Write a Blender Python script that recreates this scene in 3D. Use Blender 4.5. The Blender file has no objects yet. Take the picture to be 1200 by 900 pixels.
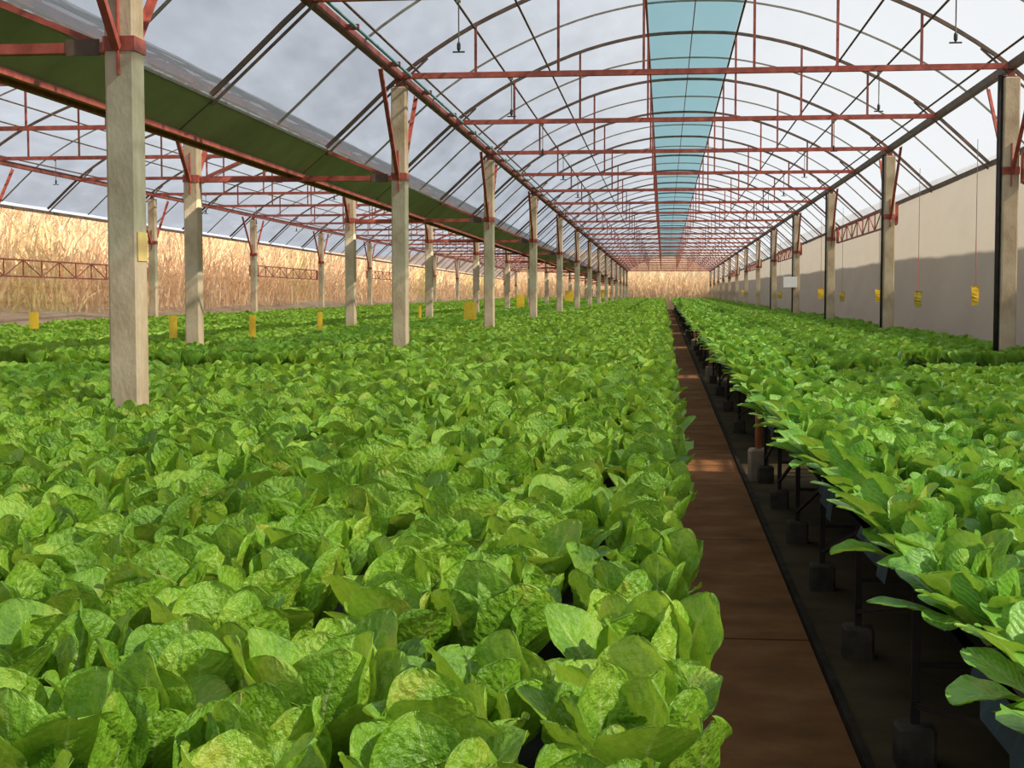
import bpy, math, random
import numpy as np
from mathutils import Vector, Matrix

random.seed(7)
RNG = np.random.default_rng(11)
C = bpy.context.scene.collection
EYE = 1.6                       # eye height; all "h" values below are heights relative to the eye
SF = 0.0058                     # the floor climbs gently along the hall
def fz(y): return SF * y        # floor height
def hz(h): return h + EYE       # level height
def HB(y): return 2.53 - 0.0027 * y          # eave beam height above the eye
def RS(y): return -0.0027 * y                # roof fall

# ------------------------------------------------------------------ positions
XA, XR, XB, XC = -2.954, 3.688, -5.348, -11.863
CM, CL = 0.367, -8.605          # bay centres
Y0, DP, DT = 7.818, 8.4, 4.2
NP = 14
YEND = 119.5
WR, WL = 4.40, -12.57
TP = [0, .6, 1.2, 1.6, 2.0, 2.5, 2.9, 3.3, 4.0, 4.4]
HP = [3.72, 3.70, 3.58, 3.46, 3.30, 3.07, 2.83, 2.55, 1.89, 1.53]
def arch(t): return float(np.interp(abs(t), np.array(TP), np.array(HP)))
# smooth version
_ts = np.linspace(-4.6, 4.6, 461)
_hs = np.array([arch(t) for t in _ts])
_k = np.hanning(41); _k /= _k.sum()
_hs2 = np.convolve(np.pad(_hs, 20, mode='reflect', reflect_type='odd'), _k, mode='valid')
def archs(t): return float(np.interp(t, _ts, _hs2))

ORD = ['', 'first', 'second', 'third', 'fourth', 'fifth', 'sixth', 'seventh', 'eighth', 'ninth', 'tenth', 'eleventh', 'twelfth', 'thirteenth', 'fourteenth',
       'fifteenth', 'sixteenth', 'seventeenth', 'eighteenth', 'nineteenth', 'twentieth', 'twenty-first', 'twenty-second', 'twenty-third', 'twenty-fourth',
       'twenty-fifth', 'twenty-sixth', 'twenty-seventh', 'twenty-eighth', 'twenty-ninth', 'thirtieth', 'thirty-first', 'thirty-second', 'thirty-third',
       'thirty-fourth', 'thirty-fifth', 'thirty-sixth', 'thirty-seventh', 'thirty-eighth', 'thirty-ninth', 'fortieth']

# ------------------------------------------------------------------ materials
def mat(name):
    m = bpy.data.materials.new(name); m.use_nodes = True
    nt = m.node_tree; nt.nodes.clear()
    out = nt.nodes.new('ShaderNodeOutputMaterial')
    return m, nt, out
def N(nt, t, **kw):
    n = nt.nodes.new(t)
    for k, v in kw.items():
        if k in n.inputs: n.inputs[k].default_value = v
        else: setattr(n, k, v)
    return n
def coord(nt, kind='Object'):
    return N(nt, 'ShaderNodeTexCoord').outputs[kind]
def noise(nt, vec, scale, detail=3, rough=.55):
    n = N(nt, 'ShaderNodeTexNoise'); n.inputs['Scale'].default_value = scale
    n.inputs['Detail'].default_value = detail; n.inputs['Roughness'].default_value = rough
    nt.links.new(vec, n.inputs['Vector']); return n.outputs['Fac']
def ramp(nt, fac, stops):
    r = N(nt, 'ShaderNodeValToRGB'); e = r.color_ramp.elements
    while len(e) < len(stops): e.new(.5)
    for el, (p, c) in zip(e, stops): el.position = p; el.color = (*c, 1)
    nt.links.new(fac, r.inputs['Fac']); return r.outputs['Color']
def mapping(nt, vec, scale):
    m = N(nt, 'ShaderNodeMapping'); m.inputs['Scale'].default_value = scale
    nt.links.new(vec, m.inputs['Vector']); return m.outputs['Vector']
def bump(nt, h, strength, dist):
    b = N(nt, 'ShaderNodeBump'); b.inputs['Strength'].default_value = strength; b.inputs['Distance'].default_value = dist
    nt.links.new(h, b.inputs['Height']); return b.outputs['Normal']
def mixc(nt, fac, a, b, mode='MIX'):
    m = N(nt, 'ShaderNodeMix'); m.data_type = 'RGBA'; m.blend_type = mode
    for sock, v in ((m.inputs[0], fac), (m.inputs[6], a), (m.inputs[7], b)):
        if isinstance(v, (int, float)): sock.default_value = v
        elif isinstance(v, tuple): sock.default_value = (*v, 1)
        else: nt.links.new(v, sock)
    return m.outputs[2]
def math_(nt, op, a, b=None, clamp=False):
    m = N(nt, 'ShaderNodeMath'); m.operation = op; m.use_clamp = clamp
    for i, v in enumerate((a, b)):
        if v is None: continue
        if isinstance(v, (int, float)): m.inputs[i].default_value = v
        else: nt.links.new(v, m.inputs[i])
    return m.outputs[0]

def solid(name, stops, scale=6, rough=.6, spec=.3, stretch=(1, 1, 1), bmp=0, metallic=0, space='Object', bscale=None):
    m, nt, out = mat(name)
    v = mapping(nt, coord(nt, space), stretch)
    col = ramp(nt, noise(nt, v, scale, 5), stops)
    p = N(nt, 'ShaderNodeBsdfPrincipled'); p.inputs['Roughness'].default_value = rough
    p.inputs['Specular IOR Level'].default_value = spec; p.inputs['Metallic'].default_value = metallic
    nt.links.new(col, p.inputs['Base Color'])
    if bmp: nt.links.new(bump(nt, noise(nt, v, bscale or scale * 6, 4), .6, bmp), p.inputs['Normal'])
    nt.links.new(p.outputs[0], out.inputs[0]); return m

def world_solid(*a, **k): return solid(*a, space='Generated' if False else 'Object', **k)

M = {}
M['red'] = solid('red_oxide_steel', [(.3, (.20, .05, .033)), (.5, (.34, .075, .052)), (.72, (.44, .12, .085))], 9, .55, .3)
M['dark_steel'] = solid('weathered_dark_steel', [(.3, (.07, .045, .035)), (.55, (.13, .085, .06)), (.75, (.22, .10, .065))], 7, .6, .3)
M['eave'] = solid('rusty_eave_steel', [(.3, (.10, .03, .022)), (.5, (.21, .055, .04)), (.75, (.30, .10, .07))], 5, .6, .3)
M['hoop'] = solid('galvanised_hoop', [(.3, (.16, .14, .11)), (.7, (.28, .24, .19))], 8, .5, .4)
M['concrete'] = solid('weathered_concrete', [(.28, (.24, .17, .10)), (.44, (.41, .32, .21)), (.57, (.52, .42, .29)), (.72, (.62, .53, .39))], 2.6, .9, .15, (1.3, 1.3, .75), .006, bscale=34)
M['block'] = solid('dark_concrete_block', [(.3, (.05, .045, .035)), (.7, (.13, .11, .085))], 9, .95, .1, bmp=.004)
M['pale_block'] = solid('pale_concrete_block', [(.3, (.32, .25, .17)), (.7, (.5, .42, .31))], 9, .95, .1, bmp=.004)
M['gutter'] = solid('green_gutter_sheet', [(.35, (.22, .24, .11)), (.65, (.29, .315, .15))], 1.6, .75, .2)
M['leg'] = solid('black_painted_steel', [(.3, (.012, .010, .009)), (.7, (.035, .028, .024))], 9, .6, .3)
M['tray'] = solid('black_tray', [(.3, (.008, .008, .008)), (.7, (.02, .019, .018))], 6, .95, .05)
M['liner'] = solid('blue_grey_liner', [(.3, (.03, .055, .07)), (.7, (.06, .10, .12))], 8, .5, .4)
M['soil'] = solid('bare_dark_soil', [(.25, (.045, .036, .018)), (.5, (.09, .07, .036)), (.75, (.13, .10, .055))], 2.2, .95, .1, bmp=.012, bscale=14)
M['path'] = solid('red_earth_path', [(.25, (.15, .065, .026)), (.5, (.26, .11, .042)), (.75, (.37, .175, .075))], 2.6, .9, .12, (1, 1.3, 1), .008, bscale=26)
M['kerb'] = solid('dark_kerb', [(.3, (.022, .018, .014)), (.7, (.06, .048, .036))], 6, .9, .1, bmp=.004)
M['yellow'] = solid('yellow_card', [(.3, (.72, .44, .02)), (.7, (.85, .58, .05))], 14, .45, .4)
M['patch'] = solid('faded_yellow_paper', [(.3, (.62, .45, .16)), (.7, (.72, .55, .22))], 10, .7, .2)
M['olive'] = solid('used_yellow_card', [(.3, (.26, .21, .02)), (.5, (.42, .33, .04)), (.7, (.20, .14, .03))], 18, .5, .3)
M['white'] = solid('white_board', [(.3, (.78, .78, .78)), (.7, (.86, .86, .86))], 6, .5, .3)
M['redstring'] = solid('red_tape', [(.3, (.60, .15, .13)), (.7, (.72, .25, .22))], 6, .7, .2)
M['wood'] = solid('grey_stake', [(.3, (.16, .11, .07)), (.7, (.28, .20, .13))], 12, .85, .1)
M['pvc'] = solid('orange_brown_pipe', [(.3, (.42, .13, .05)), (.7, (.60, .22, .10))], 9, .5, .4)
M['whitecap'] = solid('white_cap', [(.3, (.72, .72, .70)), (.7, (.85, .85, .83))], 9, .4, .4)
M['hose'] = solid('teal_hose', [(.3, (.14, .26, .28)), (.7, (.22, .36, .38))], 6, .35, .5)
M['black'] = solid('black_plastic', [(.3, (.02, .02, .02)), (.7, (.045, .045, .045))], 8, .5, .4)
M['bank'] = solid('dry_earth_bank', [(.25, (.22, .15, .10)), (.5, (.34, .24, .17)), (.75, (.42, .31, .22))], .9, .95, .05, bmp=.05, bscale=5)
M['palebank'] = solid('pale_dry_bank', [(.25, (.42, .35, .29)), (.5, (.54, .46, .39)), (.75, (.62, .54, .46))], .9, .95, .05, bmp=.05, bscale=5)
M['reed'] = None

def film(name, clear, tint, trans, tcol, streak=.25, rough=.35):
    """plastic film: part of the light passes straight, part is scattered through"""
    m, nt, out = mat(name)
    v = coord(nt, 'Object')
    n1 = noise(nt, mapping(nt, v, (3.0, .7, 3.0)), 1.2, 4)
    n2 = noise(nt, v, .45, 2)
    f = math_(nt, 'ADD', math_(nt, 'MULTIPLY', n1, .6), math_(nt, 'MULTIPLY', n2, .4))
    amt = N(nt, 'ShaderNodeMapRange'); amt.inputs['From Min'].default_value = .3; amt.inputs['From Max'].default_value = .7
    amt.inputs['To Min'].default_value = clear - streak * .5; amt.inputs['To Max'].default_value = clear + streak * .5
    nt.links.new(f, amt.inputs['Value'])
    tr = N(nt, 'ShaderNodeBsdfTransparent'); tr.inputs['Color'].default_value = (*tint, 1)
    tl = N(nt, 'ShaderNodeBsdfTranslucent'); tl.inputs['Color'].default_value = (*tcol, 1)
    df = N(nt, 'ShaderNodeBsdfDiffuse'); df.inputs['Color'].default_value = (*tcol, 1)
    mx = N(nt, 'ShaderNodeMixShader'); mx.inputs[0].default_value = trans
    nt.links.new(df.outputs[0], mx.inputs[1]); nt.links.new(tl.outputs[0], mx.inputs[2])
    mx2 = N(nt, 'ShaderNodeMixShader')
    nt.links.new(amt.outputs[0], mx2.inputs[0]); nt.links.new(mx.outputs[0], mx2.inputs[1]); nt.links.new(tr.outputs[0], mx2.inputs[2])
    nt.links.new(mx2.outputs[0], out.inputs[0]); return m
M['roof'] = film('milky_roof_film', .38, (.96, .97, 1.0), .80, (.235, .255, .285), .24)
M['ridge'] = film('teal_ridge_film', .38, (.42, .58, .63), .80, (.08, .16, .18), .16)
M['wallr'] = film('dusty_wall_film', .26, (.95, .90, .84), .42, (.39, .355, .305), .10)
M['walll'] = film('clear_wall_film', .74, (.98, .95, .92), .6, (.70, .58, .50), .12)
M['wallb'] = film('hazy_end_film', .55, (.96, .96, .90), .6, (.62, .58, .46), .12)

def leaf_mat(name, dark, mid, light, rib, back, blister, bstr):
    m, nt, out = mat(name)
    uv = N(nt, 'ShaderNodeUVMap'); uv.uv_map = 'UVMap'
    sep = N(nt, 'ShaderNodeSeparateXYZ'); nt.links.new(uv.outputs[0], sep.inputs[0])
    u, v = sep.outputs[0], sep.outputs[1]
    a = math_(nt, 'ABSOLUTE', math_(nt, 'SUBTRACT', u, .5))            # 0 at the midrib, .5 at the edge
    geo = N(nt, 'ShaderNodeNewGeometry').outputs['Position']
    big = noise(nt, geo, 5.5, 3)
    fine = noise(nt, geo, 75, 3)
    f = math_(nt, 'ADD', math_(nt, 'MULTIPLY', big, .75), math_(nt, 'MULTIPLY', fine, .25))
    col = ramp(nt, f, [(.32, dark), (.5, mid), (.70, light)])
    # side veins run forward from the midrib, warped so that they are never regular
    wob = math_(nt, 'MULTIPLY', math_(nt, 'SUBTRACT', noise(nt, geo, 26, 2), .5), 1.6)
    ph = math_(nt, 'ADD', math_(nt, 'SUBTRACT', math_(nt, 'MULTIPLY', v, 10.0), math_(nt, 'MULTIPLY', a, 6.5)), wob)
    tri = math_(nt, 'ABSOLUTE', math_(nt, 'SUBTRACT', math_(nt, 'FRACT', ph), .5))
    vein = math_(nt, 'MULTIPLY', math_(nt, 'SUBTRACT', .09, tri, True), 2.6, True)
    col = mixc(nt, vein, col, rib)
    blis = noise(nt, geo, blister, 4, .6)
    age = math_(nt, 'MULTIPLY', math_(nt, 'SUBTRACT', noise(nt, geo, 7.5, 2), .60, True), 6.0, True)
    col = mixc(nt, math_(nt, 'MULTIPLY', age, math_(nt, 'MULTIPLY', fine, 1.3)), col, (.46, .43, .07))
    ribw = math_(nt, 'MULTIPLY', math_(nt, 'SUBTRACT', 1.12, v), .055)
    ribm = math_(nt, 'MULTIPLY', math_(nt, 'SUBTRACT', ribw, a), 45.0, True)
    col = mixc(nt, math_(nt, 'MULTIPLY', ribm, .8), col, back)
    basew = math_(nt, 'SUBTRACT', .55, math_(nt, 'MULTIPLY', v, 2.2), True)
    col = mixc(nt, basew, col, back)
    p = N(nt, 'ShaderNodeBsdfPrincipled'); p.inputs['Roughness'].default_value = .36; p.inputs['Specular IOR Level'].default_value = .5
    nt.links.new(col, p.inputs['Base Color'])
    hgt = math_(nt, 'SUBTRACT', math_(nt, 'ADD', math_(nt, 'MULTIPLY', fine, .5), math_(nt, 'MULTIPLY', tri, .9)), math_(nt, 'MULTIPLY', blis, -2.2))
    nt.links.new(bump(nt, hgt, bstr, .008), p.inputs['Normal'])
    tl = N(nt, 'ShaderNodeBsdfTranslucent')
    nt.links.new(mixc(nt, .5, col, (.42, .55, .04)), tl.inputs['Color'])
    mx = N(nt, 'ShaderNodeMixShader'); mx.inputs[0].default_value = .32
    nt.links.new(p.outputs[0], mx.inputs[1]); nt.links.new(tl.outputs[0], mx.inputs[2])
    nt.links.new(mx.outputs[0], out.inputs[0]); return m
M['romaine'] = leaf_mat('romaine_leaf', (.075, .21, .013), (.19, .40, .026), (.38, .55, .06), (.36, .54, .10), (.46, .58, .20), 62, .62)
M['spoon'] = leaf_mat('spoon_leaf', (.06, .215, .018), (.17, .42, .038), (.36, .58, .10), (.35, .56, .14), (.48, .62, .26), 50, .40)

def reed_mat():
    m, nt, out = mat('dry_cane')
    geo = N(nt, 'ShaderNodeNewGeometry').outputs['Position']
    f = noise(nt, mapping(nt, geo, (6, 6, .7)), 3, 3)
    col = ramp(nt, f, [(.28, (.36, .21, .11)), (.42, (.74, .50, .29)), (.56, (.86, .67, .43)), (.72, (.93, .82, .60))])
    g = noise(nt, geo, .12, 2)
    col = mixc(nt, math_(nt, 'MULTIPLY', math_(nt, 'SUBTRACT', g, .56, True), 5, True), col, (.52, .52, .10))
    d = N(nt, 'ShaderNodeBsdfDiffuse'); t = N(nt, 'ShaderNodeBsdfTranslucent')
    nt.links.new(col, d.inputs[0]); nt.links.new(col, t.inputs[0])
    mx = N(nt, 'ShaderNodeMixShader'); mx.inputs[0].default_value = .35
    nt.links.new(d.outputs[0], mx.inputs[1]); nt.links.new(t.outputs[0], mx.inputs[2]); nt.links.new(mx.outputs[0], out.inputs[0])
    return m
M['reed'] = reed_mat()

# ------------------------------------------------------------------ mesh helpers
class MB:
    def __init__(s): s.v = []; s.f = []
    def add(s, vs, fs):
        b = len(s.v); s.v += [tuple(p) for p in vs]; s.f += [tuple(b + i for i in f) for f in fs]
    def box(s, x0, x1, y0, y1, z0, z1, ch=0.0):
        if ch <= 0:
            s.add([(x0, y0, z0), (x1, y0, z0), (x1, y1, z0), (x0, y1, z0), (x0, y0, z1), (x1, y0, z1), (x1, y1, z1), (x0, y1, z1)],
                  [(0, 3, 2, 1), (4, 5, 6, 7), (0, 1, 5, 4), (1, 2, 6, 5), (2, 3, 7, 6), (3, 0, 4, 7)])
        else:   # chamfered vertical edges and top
            def ring(z, i):
                a0, a1, b0, b1 = x0 + i, x1 - i, y0 + i, y1 - i; c = ch
                return [(a0 + c, b0, z), (a1 - c, b0, z), (a1, b0 + c, z), (a1, b1 - c, z), (a1 - c, b1, z), (a0 + c, b1, z), (a0, b1 - c, z), (a0, b0 + c, z)]
            R = [ring(z0, 0), ring(z1 - ch, 0), ring(z1, ch * .8)]
            s.add(sum(R, []), [tuple(range(7, -1, -1))] + [(k * 8 + i, k * 8 + (i + 1) % 8, k * 8 + 8 + (i + 1) % 8, k * 8 + 8 + i) for k in range(2) for i in range(8)] + [tuple(range(16, 24))])
    def bar(s, p, q, w, h=None, up=(0, 0, 1)):
        h = h or w; p = Vector(p); q = Vector(q); d = (q - p).normalized(); u = Vector(up)
        if abs(d.dot(u)) > .98: u = Vector((1, 0, 0))
        r = d.cross(u).normalized(); u = r.cross(d)
        vs = [c + r * a * w / 2 + u * b * h / 2 for c in (p, q) for a, b in ((-1, -1), (1, -1), (1, 1), (-1, 1))]
        s.add(vs, [(0, 1, 2, 3), (7, 6, 5, 4), (0, 4, 5, 1), (1, 5, 6, 2), (2, 6, 7, 3), (3, 7, 4, 0)])
    def angle(s, p, q, w, t=.008, up=(0, 0, 1)):
        """angle iron: two thin flanges"""
        p = Vector(p); q = Vector(q); d = (q - p).normalized(); u = Vector(up)
        if abs(d.dot(u)) > .98: u = Vector((1, 0, 0))
        r = d.cross(u).normalized(); u = r.cross(d)
        prof = [(-w / 2, -w / 2), (w / 2, -w / 2), (w / 2, -w / 2 + t), (-w / 2 + t, -w / 2 + t), (-w / 2 + t, w / 2), (-w / 2, w / 2)]
        vs = [c + r * a + u * b for c in (p, q) for a, b in prof]
        s.add(vs, [(5, 4, 3, 2, 1, 0), (6, 7, 8, 9, 10, 11)] + [(i, (i + 1) % 6, 6 + (i + 1) % 6, 6 + i) for i in range(6)])
    def tube(s, pts, r, n=8, cap=True):
        pts = [Vector(p) for p in pts]; rr = r if isinstance(r, (list, tuple)) else [r] * len(pts)
        b = len(s.v)
        for i, p in enumerate(pts):
            d = (pts[min(i + 1, len(pts) - 1)] - pts[max(i - 1, 0)]).normalized()
            u = Vector((0, 0, 1)) if abs(d.z) < .95 else Vector((1, 0, 0))
            x = d.cross(u).normalized(); y = x.cross(d)
            for k in range(n):
                a = 2 * math.pi * k / n; s.v.append(tuple(p + x * math.cos(a) * rr[i] + y * math.sin(a) * rr[i]))
        for i in range(len(pts) - 1):
            for k in range(n):
                s.f.append((b + i * n + k, b + i * n + (k + 1) % n, b + (i + 1) * n + (k + 1) % n, b + (i + 1) * n + k))
        if cap:
            s.f.append(tuple(b + k for k in range(n - 1, -1, -1))); s.f.append(tuple(b + (len(pts) - 1) * n + k for k in range(n)))
    def strip(s, pts, w, h):
        """rectangular bar bent along a polyline lying in a plane of constant y"""
        b = len(s.v); pts = [Vector(p) for p in pts]
        for i, p in enumerate(pts):
            d = (pts[min(i + 1, len(pts) - 1)] - pts[max(i - 1, 0)]).normalized()
            nrm = Vector((-d.z, 0, d.x))
            for a, c in ((-1, -1), (1, -1), (1, 1), (-1, 1)):
                s.v.append(tuple(p + Vector((0, a * w / 2, 0)) + nrm * c * h / 2))
        for i in range(len(pts) - 1):
            for k in range(4):
                s.f.append((b + i * 4 + k, b + i * 4 + (k + 1) % 4, b + i * 4 + 4 + (k + 1) % 4, b + i * 4 + 4 + k))
        e = b + (len(pts) - 1) * 4
        s.f.append((b + 3, b + 2, b + 1, b)); s.f.append((e, e + 1, e + 2, e + 3))
    def mesh(s, name, m, smooth=False):
        me = bpy.data.meshes.new(name); me.from_pydata(s.v, [], s.f); me.materials.append(m)
        if smooth: me.polygons.foreach_set('use_smooth', [True] * len(me.polygons))
        me.update(); return me
    def build(s, name, m, parent=None, smooth=False, loc=None):
        return link(name, s.mesh(name, m, smooth), parent, loc)
def link(name, me, parent=None, loc=None):
    o = bpy.data.objects.new(name, me); C.objects.link(o)
    if parent: o.parent = parent; CH.setdefault(parent.name, []).append(o)
    if loc: o.location = loc
    return o
CH = {}
def tag(o, label, cat, group=None, kind=None):
    if label: o['label'] = label
    if cat: o['category'] = cat
    if group: o['group'] = group
    if kind: o['kind'] = kind
    return o
def thing(name, label, cat, loc=(0, 0, 0), group=None):
    o = bpy.data.objects.new(name, None); C.objects.link(o); o.location = loc; o.empty_display_size = .1
    return tag(o, label, cat, group)
def struct(o): o['kind'] = 'structure'; return o
KIDS = {}
def register(root): KIDS[root.name] = [(c, CH.get(c.name, [])) for c in CH.get(root.name, [])]
def dup(root, loc, label=None, group=None, rotz=None, scale=None):
    r = root.copy(); C.objects.link(r); r.location = loc
    if label: r['label'] = label
    if group: r['group'] = group
    if rotz is not None: r.rotation_euler = (0, 0, rotz)
    if scale: r.scale = (scale,) * 3
    for c, gs in KIDS[root.name]:
        n = c.copy(); C.objects.link(n); n.parent = r
        for g in gs:
            d = g.copy(); C.objects.link(d); d.parent = n
    return r

# ------------------------------------------------------------------ setting: floor, path, walls, roof
def slab(name, m, x0, x1, y0, y1, top, thick, ny=24):
    b = MB(); ys = np.linspace(y0, y1, ny + 1)
    for i, y in enumerate(ys):
        for x, dz in ((x0, -thick), (x1, -thick), (x1, 0), (x0, 0)): b.v.append((x, y, fz(y) + top + dz))
    for i in range(ny):
        for k in range(4): b.f.append((i * 4 + (k + 1) % 4, i * 4 + k, i * 4 + 4 + k, i * 4 + 4 + (k + 1) % 4))
    b.f.append((0, 1, 2, 3)); b.f.append((ny * 4 + 3, ny * 4 + 2, ny * 4 + 1, ny * 4))
    return struct(b.build(name, m))
slab('floor', M['soil'], -40, 40, -10, 135, 0, .2)
# path of cast earth-red slabs with open joints
pb = MB(); y = -2.0
while y < 119:
    L = 2.6 + .5 * random.random()
    z0, z1 = fz(y), fz(y + L)
    x0, x1 = -.34, .655
    g = .012; dz = random.uniform(.028, .034)
    pb.add([(x0, y + g, z0 - .05), (x1, y + g, z0 - .05), (x1, y + L - g, z1 - .05), (x0, y + L - g, z1 - .05),
            (x0, y + g, z0 + dz), (x1, y + g, z0 + dz), (x1, y + L - g, z1 + dz), (x0, y + L - g, z1 + dz)],
           [(0, 3, 2, 1), (4, 5, 6, 7), (0, 1, 5, 4), (1, 2, 6, 5), (2, 3, 7, 6), (3, 0, 4, 7)])
    y += L
struct(pb.build('path', M['path']))
slab('trim_1', M['kerb'], .66, .69, -2, 119, .06, .12, 30)

def sheet(name, m, prof, y0, y1, ny, fall=True, wob=.0):
    """film hung over a cross-section, lightly slack between the hoops"""
    b = MB(); ys = np.linspace(y0, y1, ny + 1); n = len(prof)
    for y in ys:
        sag = -.012 * abs(math.sin(math.pi * (y - Y0) / 2.1)) ** .7
        for (x, h) in prof: b.v.append((x, y, hz(h) + (RS(y) if fall else 0) + sag + .045))
    for i in range(ny):
        for k in range(n - 1): b.f.append((i * n + k, i * n + k + 1, (i + 1) * n + k + 1, (i + 1) * n + k))
    return struct(b.build(name, m, smooth=True))
def arc(c, t0, t1, n): return [(c + t, archs(t)) for t in np.linspace(t0, t1, n)]
NYF = 300
sheet('ceiling_1', M['roof'], arc(CM, .60, 4.02, 18), -6, YEND, NYF)
sheet('ceiling_2', M['roof'], arc(CM, -4.16, -.60, 18), -6, YEND, NYF)
sheet('ceiling_3', M['ridge'], arc(CM, -.60, .60, 6), -6, YEND, NYF)
sheet('ceiling_4', M['roof'], arc(CL, .55, 4.10, 18), -6, YEND, NYF)
sheet('ceiling_5', M['roof'], arc(CL, -3.98, -.55, 18), -6, YEND, NYF)
sheet('ceiling_6', M['ridge'], arc(CL, -.55, .55, 6), -6, YEND, NYF)

def wall(name, m, x, y0, y1, h1, slack):
    b = MB(); ny, nz = 240, 8
    for i in range(ny + 1):
        y = y0 + (y1 - y0) * i / ny
        top = hz(h1) + RS(y) + .04
        for k in range(nz + 1):
            z = fz(y) + (top - fz(y)) * k / nz
            b.v.append((x + slack * math.sin(i * 1.9 + k * .5) * math.sin(math.pi * k / nz) + slack * .8 * math.sin(i * .63), y, z))
    for i in range(ny):
        for k in range(nz):
            a = i * (nz + 1) + k; b.f.append((a, a + nz + 1, a + nz + 2, a + 1))
    return struct(b.build(name, m, smooth=True))
wall('wall_right', M['wallr'], WR, -6, YEND, 1.87, .015)
wall('wall_left', M['walll'], WL, -6, YEND, 1.85, .008)
b = MB()
prof = [(CM + t, archs(t)) for t in np.linspace(-4.1, 4.03, 30)]
for base_, c, ts in ((0, CM, np.linspace(-4.5, 4.03, 30)), (0, CL, np.linspace(-3.96, 4.1, 30))):
    vs = []
    for t in ts: vs += [(c + t, YEND, fz(YEND)), (c + t, YEND, hz(archs(t)) + RS(YEND))]
    b.add(vs, [(2 * i, 2 * i + 2, 2 * i + 3, 2 * i + 1) for i in range(len(ts) - 1)])
struct(b.build('wall_back', M['wallb']))
# rails along the wall tops, thin battens on the film
for nm, x, h in (('trim_2', WR - .02, 1.87), ('trim_3', WL + .02, 1.85)):
    b = MB(); b.bar((x, -4, hz(h) + RS(-4)), (x, YEND, hz(h) + RS(YEND)), .05, .06); struct(b.build(nm, M['dark_steel']))

# ground beyond the film: a bank either side
def bank(name, pts, y0, y1, ny=60, amp=.14, m='bank'):
    b = MB(); n = len(pts)
    for i in range(ny + 1):
        y = y0 + (y1 - y0) * i / ny
        for k, (x, h) in enumerate(pts):
            j = amp * (math.sin(i * 1.3 + k * 2) + math.sin(i * .57 + k)) * (0 if k == 0 else 1)
            b.v.append((x + j, y, fz(y) + h + j * .5))
    for i in range(ny):
        for k in range(n - 1): b.f.append((i * n + k, i * n + k + 1, (i + 1) * n + k + 1, (i + 1) * n + k))
    return struct(b.build(name, M[m], smooth=True))
bank('bank_left', [(-12.75, .45), (-13.1, 1.0), (-14.6, 1.35), (-16.5, 2.4), (-18.0, 3.3), (-22, 3.6)], -5, 150)
bank('bank_right', [(4.75, .0), (5.6, .6), (6.5, 2.9), (7.1, 4.5), (8.0, 4.5), (14, 3)], -8, 150, 60, .04, 'palebank')
b = MB(); xs = np.linspace(-40, 40, 41); pr_ = [(124.5, 0), (126, 2.2), (129, 4.2), (134, 5.0), (150, 5)]
for i, x_ in enumerate(xs):
    for k, (y_, h_) in enumerate(pr_): b.v.append((x_, y_, fz(y_) + h_ + .25 * math.sin(i * 1.1 + k)))
for i in range(40):
    for k in range(4): b.f.append((i * 5 + k, (i + 1) * 5 + k, (i + 1) * 5 + k + 1, i * 5 + k + 1))
struct(b.build('bank_back', M['bank'], smooth=True))

# tall dry canes on the bank
def reeds(n, y0, y1, x0, x1, big, wide=False):
    vs = np.zeros((n, 8, 3)); 
    Y = RNG.uniform(y0, y1, n); X = RNG.uniform(x0, x1, n)
    base = fz(Y) + np.interp(-X, [12.75, 13.1, 14.6, 16.5], [.45, 1.0, 1.35, 2.6])
    if wide: base = fz(Y) + .1
    L = RNG.uniform(.5, 2.4, n) * (1.3 if wide else 1); z0 = base + RNG.uniform(0, 1.5, n) * (RNG.random(n) < .6)
    lean = RNG.normal(0, .33, (n, 2)); bend = RNG.normal(0, .7, (n, 2)); w = RNG.uniform(.012, .032, n) * big
    ang = RNG.uniform(0, math.pi, n)
    for k in range(4):
        s = k / 3
        cx = X + lean[:, 0] * L * s * .5 + bend[:, 0] * L * s * s * .4
        cy = Y + lean[:, 1] * L * s + bend[:, 1] * L * s * s * .6
        cz = z0 + L * s * (1 - .3 * s * np.abs(bend[:, 1]))
        cz = np.minimum(cz, EYE + 1.93 * (-cx) / 12.57 - .0027 * cy - .06) if not wide else cz
        if wide: cy = np.maximum(cy, 120.2)
        else: cx = np.minimum(cx, -12.72)
        ww = w * (1 - .75 * s * s)
        vs[:, 2 * k] = np.stack([cx - ww * np.cos(ang), cy - ww * np.sin(ang), cz], 1)
        vs[:, 2 * k + 1] = np.stack([cx + ww * np.cos(ang), cy + ww * np.sin(ang), cz], 1)
    return vs.reshape(-1, 3)
def np_mesh(name, V, F4, m, uv=None, mats=None, mi=None):
    me = bpy.data.meshes.new(name)
    me.vertices.add(len(V)); me.vertices.foreach_set('co', V.astype(np.float32).ravel())
    me.loops.add(F4.size); me.loops.foreach_set('vertex_index', F4.astype(np.int32).ravel())
    me.polygons.add(len(F4)); me.polygons.foreach_set('loop_start', np.arange(0, F4.size, 4, dtype=np.int32))
    for x in (mats or [m]): me.materials.append(x)
    if uv is not None:
        l = me.uv_layers.new(name='UVMap'); l.data.foreach_set('uv', uv[F4.ravel()].astype(np.float32).ravel())
    if mi is not None: me.polygons.foreach_set('material_index', mi.astype(np.int32))
    me.update(calc_edges=True); me.polygons.foreach_set('use_smooth', np.ones(len(F4), dtype=bool)); me.validate(); return me
V = np.concatenate([reeds(9000, 14, 60, -15.6, -13.35, 1.0), reeds(5000, 60, 122, -15.6, -13.35, 1.6), reeds(5000, 121.6, 124.5, -14, 8, 2.2, True)])
nb = len(V) // 8
F = (np.arange(nb)[:, None, None] * 8 + np.array([[0, 1, 3, 2], [2, 3, 5, 4], [4, 5, 7, 6]])[None]).reshape(-1, 4)
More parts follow.
